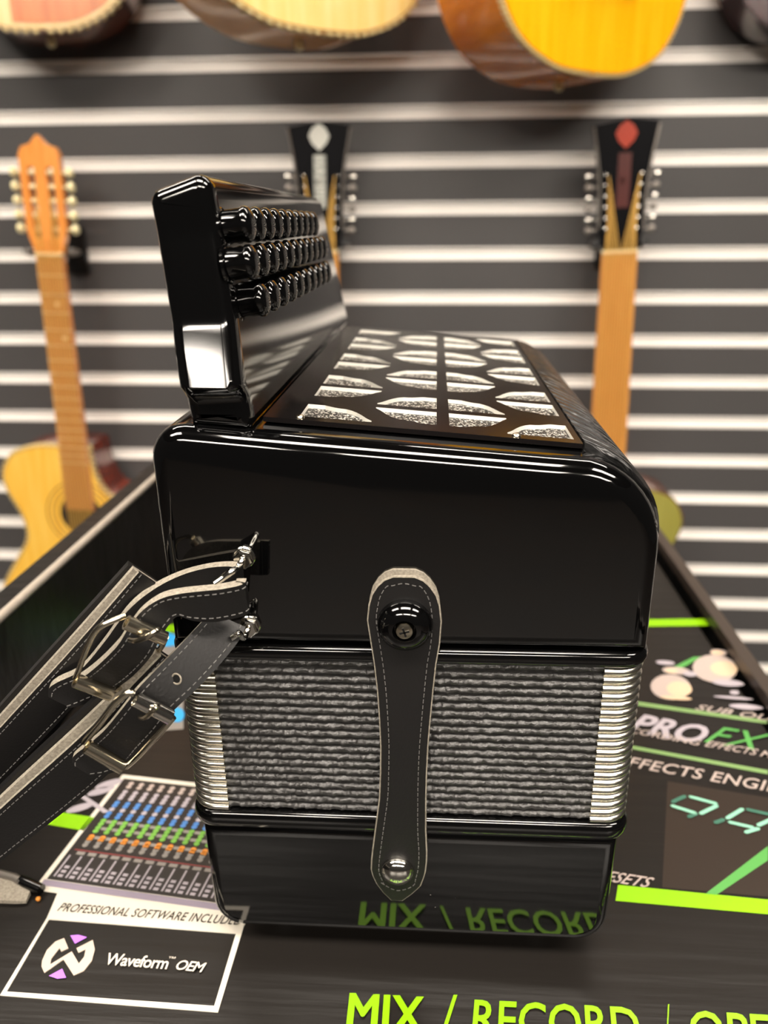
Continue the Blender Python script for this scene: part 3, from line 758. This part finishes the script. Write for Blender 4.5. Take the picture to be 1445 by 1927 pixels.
b = BM(); lathe(b, [(.0020, -.0001), (.0023, .0004), (.0019, .0007), (.0015, .0003)], hc, (-.25, -.93, .25), 18); sp_('eyelet_hole', b, SUEDE, W_, 'punched hole with pale rim')
b = BM(); lathe(b, [(.0016, .0003), (.0015, .0005)], hc, (-.25, -.93, .25), 18); sp_('hole_shadow', b, BLKMETAL, W_)
b = BM(); roller(b, onY(257, 1312, -.0405), onY(323, 1346, -.0375)); sp_('buckle_roller', b, CHROME, W_, 'upper tube of the buckle', ang=30)
b = BM(); roller(b, onY(166, 1401, -.0385), onY(233, 1440, -.0355)); sp_('buckle_roller', b, NICKEL, W_, 'lower tube of the buckle', ang=30)
b = BM(); tube(b, crom([onY(u, v, y) for u, v, y in ((252, 1306, -.0400), (240, 1304, -.0405), (218, 1322, -.041), (196, 1350, -.041), (172, 1380, -.040), (160, 1397, -.0385))], 5), .0013, 10)
tube(b, crom([onY(u, v, y) for u, v, y in ((326, 1349, -.0375), (312, 1366, -.038), (285, 1395, -.038), (258, 1424, -.037), (238, 1442, -.0355))], 5), .0013, 10)
sp_('buckle_frame', b, NICKEL, W_)
b = BM(); tube(b, crom([onY(u, v, y) for u, v, y in ((264, 1350, -.0385), (273, 1350, -.0410), (284, 1342, -.0430), (293, 1331, -.0432), (297, 1326, -.041))], 5), .0010, 8); sp_('buckle_prong', b, NICKEL, W_)

# loose strap end and crumb on the carton
t = thing('leather_strap_end', 'frayed tan backed leather strap end with black tube lying on the carton', 'strap', tuple(onZ(20, 1672, .0)))
def zp(u, v, z): return onZ(u, v, z)
b = BM()
rs = []
for (u0, v0), (u1, v1), h in (((-70, 1648), (-70, 1700), .004), ((0, 1656), (-2, 1700), .004), ((30, 1670), (28, 1701), .0035), ((58, 1684), (50, 1700), .0025)):
    P, Q = zp(u0, v0, .0012), zp(u1, v1, .0012); up = V((0, 0, h)); rs.append([P, Q, Q+up*.6, P+up])
rings(b, rs); off(obj('suede_layer', b, SUEDE, t), t)['label'] = 'frayed tan underside'
b = BM(); tube(b, [zp(-70, 1636, .0052), zp(0, 1645, .0050), zp(28, 1652, .0048), zp(40, 1660, .0045)], .0022, 10); off(obj('rolled_edge', b, GREYM, t), t)['label'] = 'grey rolled edge'
b = BM(); tube(b, [zp(38, 1656, .0046), zp(52, 1663, .0040), zp(78, 1674, .0036)], [.0026, .0030, .0027], 14); off(obj('tube', b, GLOSSP, t), t)['label'] = 'short black tube'
b = BM(); bmesh.ops.create_icosphere(b, subdivisions=2, radius=.0011)
c_ = onZ(72, 1692, .0011)
for v in b.verts: v.co = v.co*(1+.25*random.random())
bmesh.ops.translate(b, verts=b.verts[:], vec=(0, 0, 0))
cr = obj('crumb', b, P_ORANGE); cr.location = (c_.x, c_.y, ZC+.0013); tag(cr, 'tiny orange crumb on the carton beside the loose strap end', 'crumb')

# ------------------------------------------------------------------ guitars
def catspline(pts, sub=8): return [(p.x, p.y) for p in crom([V((x, y, 0)) for x, y in pts], sub)]
def wood(n, c1, c2, rough=.25, s3=(14, 1, 1)): return mat(n, c1, rough, grain=(6, s3, c2, 1), coat=.6)
W_SPRUCE = wood('spruce_yellow', '#F0B843', '#F6C75A'); W_CREAM = wood('spruce_cream', '#F0CE7C', '#F6DA94'); W_AMBER = wood('amber_top', '#FFB000', '#FFBE14')
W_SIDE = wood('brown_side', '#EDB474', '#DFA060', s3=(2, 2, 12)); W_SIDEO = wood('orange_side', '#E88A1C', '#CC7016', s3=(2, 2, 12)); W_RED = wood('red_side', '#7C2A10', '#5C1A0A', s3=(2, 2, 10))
W_OLIVE = wood('olive_top', '#8F8A3A', '#9C9648'); W_DKRED = wood('dark_red_side', '#3A0A0C', '#2A0608')
W_HEAD = wood('orange_headstock', '#F2A155', '#E08A3C'); W_NECK = wood('tan_fretboard', '#C88A58', '#BC7A46', .4, (30, 1, 2)); W_NECK2 = wood('honey_fretboard', '#D6964E', '#CC883E', .4, (30, 1, 2))
W_TWO = wood('reddish_panel', '#D2814A', '#C06C3A'); W_TWOB = wood('pale_panel', '#E8C685', '#F0D49A'); W_BROWN = wood('walnut_side', '#6E3A26', '#54291A', s3=(2, 2, 12))
HEADBLK = mat('black_headstock', (.006, .006, .007, 1), .15); LOGO_W = mat('silver_inlay', '#C9C9C0', .4); LOGO_R = mat('red_inlay', '#A8300F', .4); LOGO_DR = mat('dark_red_inlay', '#4A130C', .4); LOGO_G = mat('grey_inlay', '#8E9089', .4)
HOLEB = mat('soundhole_dark', (.004, .003, .002, 1), .8); ROS = mat('rosette_ring', '#8A5A1E', .5); IVORYNUT = mat('bone_nut', '#F4E3B4', .4)
def body_outline(s=1.0, cut=None, wide=1.0):
    # half outline (x, z) from bottom centre up to the neck joint at z=0 (z negative downwards)
    half = [(0, -.52), (.075, -.513), (.145, -.475), (.185, -.40), (.183, -.325), (.145, -.255), (.118, -.205), (.122, -.155), (.143, -.105), (.148, -.065), (.125, -.022), (.075, -.002), (.030, 0)]
    R = [(x*wide*s, z*s) for x, z in half]
    Rr = R
    if cut:
        Rr = [(x*wide*s, z*s) for x, z in half[:8]] + [(x*s, z*s) for x, z in ((.136, -.118), (.128, -.100), (.098, -.110), (.062, -.100), (.040, -.060), (.032, -.010), (.030, 0))]
    r = catspline(Rr, 6); l = catspline(R, 6)
    return r + [(-x, z) for x, z in l[::-1][:-1]]
def gpart(n, b, m, root, lab=None, **k):
    o = obj(n, b, m, root, **k)
    if lab: o['label'] = lab
    return o
def gbody(root, out, depth, mtop, mside, rope=True, hole=None, tooth=.0062, topw=None, bridge=True, zoff=0, pin=True):
    out = [(x, z+zoff) for x, z in out]
    P3 = lambda y: [V((x, y, z)) for x, z in out]
    b = BM(); rings(b, [P3(.0005), P3(.004), P3(depth*.5), P3(depth-.004), [V((x*.97, depth, (z-zoff)*.985+zoff)) for x, z in out]], cap=True); sd = gpart('body', b, mside, root, 'lacquered wooden sides and back', ang=50)
    if hole: hole = (hole[0], hole[1]+zoff if hole[1] < 0 else hole[1], hole[2])
    b = BM(); holes_ = [] if not hole else [[(hole[0]+hole[2]*cos(2*pi*k/32), hole[1]+hole[2]*sin(2*pi*k/32)) for k in range(32)]]
    ins = inset(out, .003) if True else out
    ins = [(p.x, p.y) for p in ins]
    plate(b, ins, holes_, lambda x, z: (x, -.0022, z), lambda x, z: (x, .0006, z)); gpart('soundboard', b, mtop, root, topw, smooth=False)
    if hole:
        b = BM(); lathe(b, [(hole[2]*1.02, 0), (hole[2]*1.02, -.0006)], (hole[0], -.0002, hole[1]), (0, 1, 0), 32); gpart('soundhole', b, HOLEB, root)
        for rr, wd in ((1.20, .0016), (1.40, .0014), (1.62, .0018)):
            b = BM(); R0 = hole[2]*rr
            pts = [V((hole[0]+R0*cos(2*pi*k/48), -.0023, hole[1]+R0*sin(2*pi*k/48))) for k in range(49)]
            tube(b, pts, wd*.8, 6, cap=False); gpart('rosette_ring', b, ROS, root)
    if rope:
        b = BM(); cur = V((*out[0], 0)); acc = 0; pts = [V((x, z, 0)) for x, z in out]+[V((*out[0], 0))]
        for p, q in zip(pts, pts[1:]):
            d = q-p; ln = d.length
            if ln < 1e-6: continue
            d.normalize(); nn = V((d.y, -d.x, 0)); s_ = tooth*1.45 - acc
            while s_ <= ln:
                c = p + d*s_
                a = [c + d*(tooth*.55*cos(t)) + nn*(-tooth*.25 + tooth*.48*sin(t)) + d*(tooth*.45*sin(t)) for t in [2*pi*k/8 for k in range(8)]]
                f = [b.verts.new((v.x, -.0016, v.y)) for v in a]; g = [b.verts.new((v.x-d.x*tooth*.5, tooth*1.25, v.y-d.y*tooth*.5)) for v in a]
                b.faces.new(f); b.faces.new(g[::-1])
                for k in range(8): b.faces.new((f[k], g[k], g[(k+1) % 8], f[(k+1) % 8]))
                s_ += tooth*1.45
            acc = (ln - (s_ - tooth*1.45))
        gpart('rope_binding', b, CREAM, root, 'cream rope pattern binding')
        b = BM(); iv = inset(out, .0045); tube(b, [V((p.x, -.0022, p.y)) for p in iv]+[V((iv[0].x, -.0022, iv[0].y))], .0009, 6, cap=False); gpart('purfling', b, ROS, root)
    if bridge:
        zb = min(z for x, z in out) + .135
        b = BM(); box(b, (-.085, -.010, zb-.012), (.085, -.002, zb+.012)); box(b, (-.04, -.013, zb-.003), (.04, -.010, zb+.001)); gpart('bridge', b, W_BROWN, root, smooth=False)
    if pin:
        zb = min(z for x, z in out)
        b = BM(); lathe(b, [(.007, .002), (.0085, -.006), (.0085, -.010), (.004, -.014)], (0, depth*.5, zb), (0, 0, 1), 14); gpart('end_pin', b, WHITEP, root, 'ivory end pin')
def neck(root, w0, w1, ln, mfb, nfr=14, scale=.74, strings=6, dep=.018):
    b = BM(); rs = []
    for z, w_ in ((0, w0), (-ln, w1)):
        rs.append([V((w_/2*cos(t), .003 + dep*1.2*sin(t)*.9, z)) if sin(t) >= 0 else V((w_/2*cos(t), .0, z)) for t in [pi*k/10 for k in range(11)]])
    rings(b, rs); gpart('neck', b, W_HEAD if mfb is W_NECK else W_NECK2, root)
    b = BM(); v = box(b, (-w0/2, -.006, -ln), (w0/2, .0005, 0))
    for q in v:
        if q.co.z < -ln/2: q.co.x *= w1/w0
    gpart('fretboard', b, mfb, root, smooth=False)
    for k in range(1, nfr+1):
        z = -scale*(1-2**(-k/12))
        if -z > ln: break
        w_ = w0 + (w1-w0)*(-z/ln)
        b = BM(); tube(b, [V((-w_/2, -.0062, z)), V((w_/2, -.0062, z))], .0017, 6); gpart('fret', b, FRETM, root)
    b = BM(); box(b, (-w0/2, -.0092, -.003), (w0/2, .0, .003)); gpart('nut', b, IVORYNUT, root, 'bone white nut', smooth=False)
    return
def strings(root, w0, w1, ln, n, ends):
    for i in range(n):
        f = (i/(n-1)-.5)
        b = BM(); tube(b, [V(ends[i]), V((f*w0*.84, -.0102, 0)), V((f*w1*.84, -.0095, -ln))], .0012, 5); gpart('string', b, STRINGM, root)
def peg(root, x, z, sx, m, y=.006, k=1.0):
    b = BM(); tube(b, [V((x, y, z)), V((x+sx*.012, y, z))], .0022, 8)
    pts = [(.003, .010), (.0062, .012), (.0068, .016), (.0056, .021), (.002, .023)]
    lathe(b, [(r*k, h) for r, h in pts], (x, y, z), (sx, 0, 0), 12); gpart('tuning_peg', b, m, root)

# left instrument: slotted headstock, cutaway body
GY = 1.352
nutL = onY(95, 478, GY); endL = onY(152, 948, GY)
angL = math.atan2((endL-nutL).x, -(endL-nutL).z)
gl_ = thing('acoustic_guitar', 'yellow topped guitar with cutaway body and slotted orange headstock hanging on the left', 'guitar', tuple(nutL), 'guitars hung on the slat wall', (0, -angL, 0))
neck(gl_, .058, .066, .56, W_NECK, 16, .74)
ho = [(-.029, .003), (-.041, .045), (-.041, .185), (-.034, .200), (-.016, .205), (0, .222), (.016, .205), (.034, .200), (.041, .185), (.041, .045), (.029, .003)]
def slot(cx, z0, z1, r): return arc(cx, z1-r, r, 0, 180, 5) + arc(cx, z0+r, r, 180, 360, 5)
b = BM(); plate(b, ho, [slot(-.019, .030, .165, .0075), slot(.019, .030, .165, .0075)], lambda x, z: (x, -.006+z*.02, z), lambda x, z: (x, .012+z*.02, z)); hd = gpart('headstock', b, W_HEAD, gl_, smooth=False)
for k in range(5):
    z = .048 + k*.0265
    for sx in (-1, 1):
        peg(gl_, sx*.041, z, sx, WHITEP, .004, 1.5)
        b = BM(); tube(b, [V((sx*.0115, .004, z)), V((sx*.0265, .004, z))], .0045, 10); gpart('tuning_roller', b, IVORYNUT, gl_)
ends = [(-.019+.003*(i-2), -.001, .05+.02*i) for i in range(5)] + [(.019+.003*(i-2), -.001, .05+.02*(4-i)) for i in range(5)]
strings(gl_, .058, .066, .70, 10, ends)
gbody(gl_, body_outline(1.12, cut=True, wide=1.06), .11, W_SPRUCE, W_RED, hole=(0.0, -.165, .050), zoff=-.408, tooth=.0090)
for k in (3, 5):
    z = -.74*(1-(2**(-k/12)+2**(-(k-1)/12))/2)
    b = BM(); lathe(b, [(.0055, -.0001), (.0055, .0004)], (0.004 if k == 3 else .012, -.0062, z), (0, -1, 0), 14); gpart('fret_marker', b, IVORYNUT, gl_)

def black_head(root, logo, logot, txt, withneck):
    ho = [(-.034, .0), (-.044, .040), (-.045, .10), (-.050, .160), (-.062, .224), (0.004, .235), (.058, .228), (.047, .160), (.043, .10), (.043, .040), (.034, .0)]
    b = BM(); plate(b, ho, [], lambda x, z: (x, -.002, z), lambda x, z: (x, .014, z)); h = gpart('headstock', b, HEADBLK, root, 'flared black headstock', smooth=False)
    for sx in (-1, 1):
        b = BM(); tube(b, crom([V((sx*.043, -.003, .045)), V((sx*.0435, -.003, .10)), V((sx*.049, -.003, .160)), V((sx*.060, -.003, .222))], 4), .0022, 6); gpart('binding', b, GREYM, root, 'grey edge binding of the headstock')
    pts = [(0, .231), (.013, .222), (.020, .209), (.014, .196), (0, .183), (-.014, .196), (-.020, .209), (-.013, .222)]
    b = BM(); plate(b, pts[::-1], [], lambda x, z: (x, -.0032, z), lambda x, z: (x, -.0018, z)); gpart('diamond_emblem', b, logo, root, 'diamond shaped emblem', smooth=False)
    b = BM()
    if txt:
        box(b, (-.012, -.0027, .080), (.012, -.0018, .176)); gpart('name_plate', b, LOGO_DR if logot is LOGO_DR else LOGO_G, root, 'vertical lettering panel', smooth=False)
        b = BM(); lettering(b, 'HAMPD', (-.009, -.0031, .174), (-.009, -.0031, .084), (.009, -.0031, .174), .01, 0, 1.1); gpart('lettering', b, logot, root, 'vertical lettering', smooth=False)
    ends_ = []
    for k in range(6):
        z = .040 + .0195*k
        for sx in (-1, 1):
            b = BM(); lathe(b, [(.0040, -.002), (.0040, .006), (.0028, .0065), (.0028, .011), (.0036, .012)], (sx*(.030+.0008*k), -.002, z), (0, -1, 0), 12); gpart('tuning_post', b, CHROME, root)
            peg(root, sx*(.044+.0008*k), z, sx, CHROME if k % 2 else GREYM, .010)
    for i in range(12):
        sx = -1 if i < 6 else 1; j = i if i < 6 else 11-i
        ends_.append((sx*(.026+.0008*j), -.007, .042+.0195*j))
    return ends_
def hanger(label, at, my=None):
    t = thing('guitar_hanger', label, 'hanger', at, 'guitar hangers on the slat wall')
    d = WY - at[1] - .001
    b = BM(); box(b, (-.022, d-.014, -.05), (.022, d, .045)); gpart('mount_plate', b, BLKMETAL, t, smooth=False)
    b = BM(); tube(b, [V((0, d-.012, -.005)), V((0, .034, 0))], .007, 10); gpart('arm', b, BLKMETAL, t)
    b = BM(); tube(b, crom([V((-.048, -.018, .002)), V((-.048, .012, -.002)), V((-.030, .032, -.004)), V((0, .036, -.004)), V((.030, .032, -.004)), V((.048, .012, -.002)), V((.048, -.018, .002))], 5), .0062, 10); gpart('yoke', b, my or BLKMETAL, t)
    return t
nutR = onY(1165, 473, GY); 
gr_ = thing('acoustic_guitar', 'guitar with black headstock and red diamond emblem, honey coloured neck, hanging on the right', 'guitar', tuple(nutR), 'guitars hung on the slat wall', (0, math.radians(-1.6), 0))
e12 = black_head(gr_, LOGO_R, LOGO_DR, True, True)
neck(gr_, .068, .078, .58, W_NECK2, 0, .74); strings(gr_, .068, .078, .72, 12, e12)
gbody(gr_, body_outline(1.10, wide=1.06), .11, W_OLIVE, W_BROWN, hole=(0, -.165, .05), rope=False, zoff=-.490)
nutM = onY(605, 473, GY)
gm_ = thing('acoustic_guitar', 'guitar with black headstock and silver diamond emblem behind the accordion keyboard', 'guitar', tuple(nutM), 'guitars hung on the slat wall', (0, math.radians(1.2), 0))
e12 = black_head(gm_, LOGO_W, LOGO_W, True, True)
neck(gm_, .068, .076, .50, W_NECK2, 0, .74); strings(gm_, .068, .076, .50, 12, e12)
gbody(gm_, body_outline(.62), .06, W_OLIVE, W_BROWN, hole=(0, -.10, .03), rope=False, zoff=-.52, bridge=False)
hanger('black wall hanger holding the left guitar with the slotted headstock', tuple(nutL+V((.0, .010, .004))), GREYM)
hanger('black wall hanger under the headstock with the red emblem', tuple(nutR+V((.0, .012, .014))))
hanger('black wall hanger under the headstock with the silver emblem', tuple(nutM+V((.0, .012, .014))))
# the upper row: only the lower bouts reach into the picture
def upper(label, px, Y, yaw, mtop, mside, depth, s, wide, tooth=.0075, two=False, rope=True):
    bt = onY(*px, Y)
    t = thing('acoustic_guitar', label, 'guitar', (bt.x, Y, bt.z), 'guitars hung on the slat wall', (0, 0, yaw))
    ol = body_outline(s, wide=wide)
    gbody(t, ol, depth, mtop, mside, rope=rope, tooth=tooth, zoff=.52*s, hole=(0, .33*s, .05))
    z0 = .52*s
    return t
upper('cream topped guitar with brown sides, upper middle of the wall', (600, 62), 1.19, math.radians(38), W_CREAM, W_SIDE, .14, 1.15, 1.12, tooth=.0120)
upper('amber orange guitar turned to the right, top of the wall', (1112, 142), 1.22, math.radians(36), W_AMBER, W_SIDEO, .15, 1.05, 1.12, tooth=.0062)
ug = upper('guitar with two tone pale and reddish top at the upper left', (75, 60), 1.32, math.radians(8), W_TWOB, W_BROWN, .12, 1.0, 1.0, tooth=.0120)
b = BM(); ui = [(p.x, p.y+.52) for p in inset(body_outline(1.0), .013)]
ui = [p for p in ui if p[0] > -.045 and p[1] < .30]
ui = [(-.045, .30), (-.045, min(p[1] for p in ui))] + [p for p in ui if p[0] > -.04]
ui = sorted([p for p in ui[2:]], key=lambda p: p[1] if p[0] > 0 else p[0]-1)
plate(b, [(-.045, .30), (-.045, ui[0][1])] + ui + [(ui[-1][0], .30)], [], lambda x, z: (x, -.0031, z), lambda x, z: (x, -.002, z)); gpart('centre_panel', b, W_TWO, ug, 'reddish wooden panel of the top', smooth=False)
upper('dark red guitar, only its corner showing at the top right', (1560, 70), 1.36, math.radians(0), W_DKRED, W_DKRED, .10, 1.0, 1.0, rope=False)
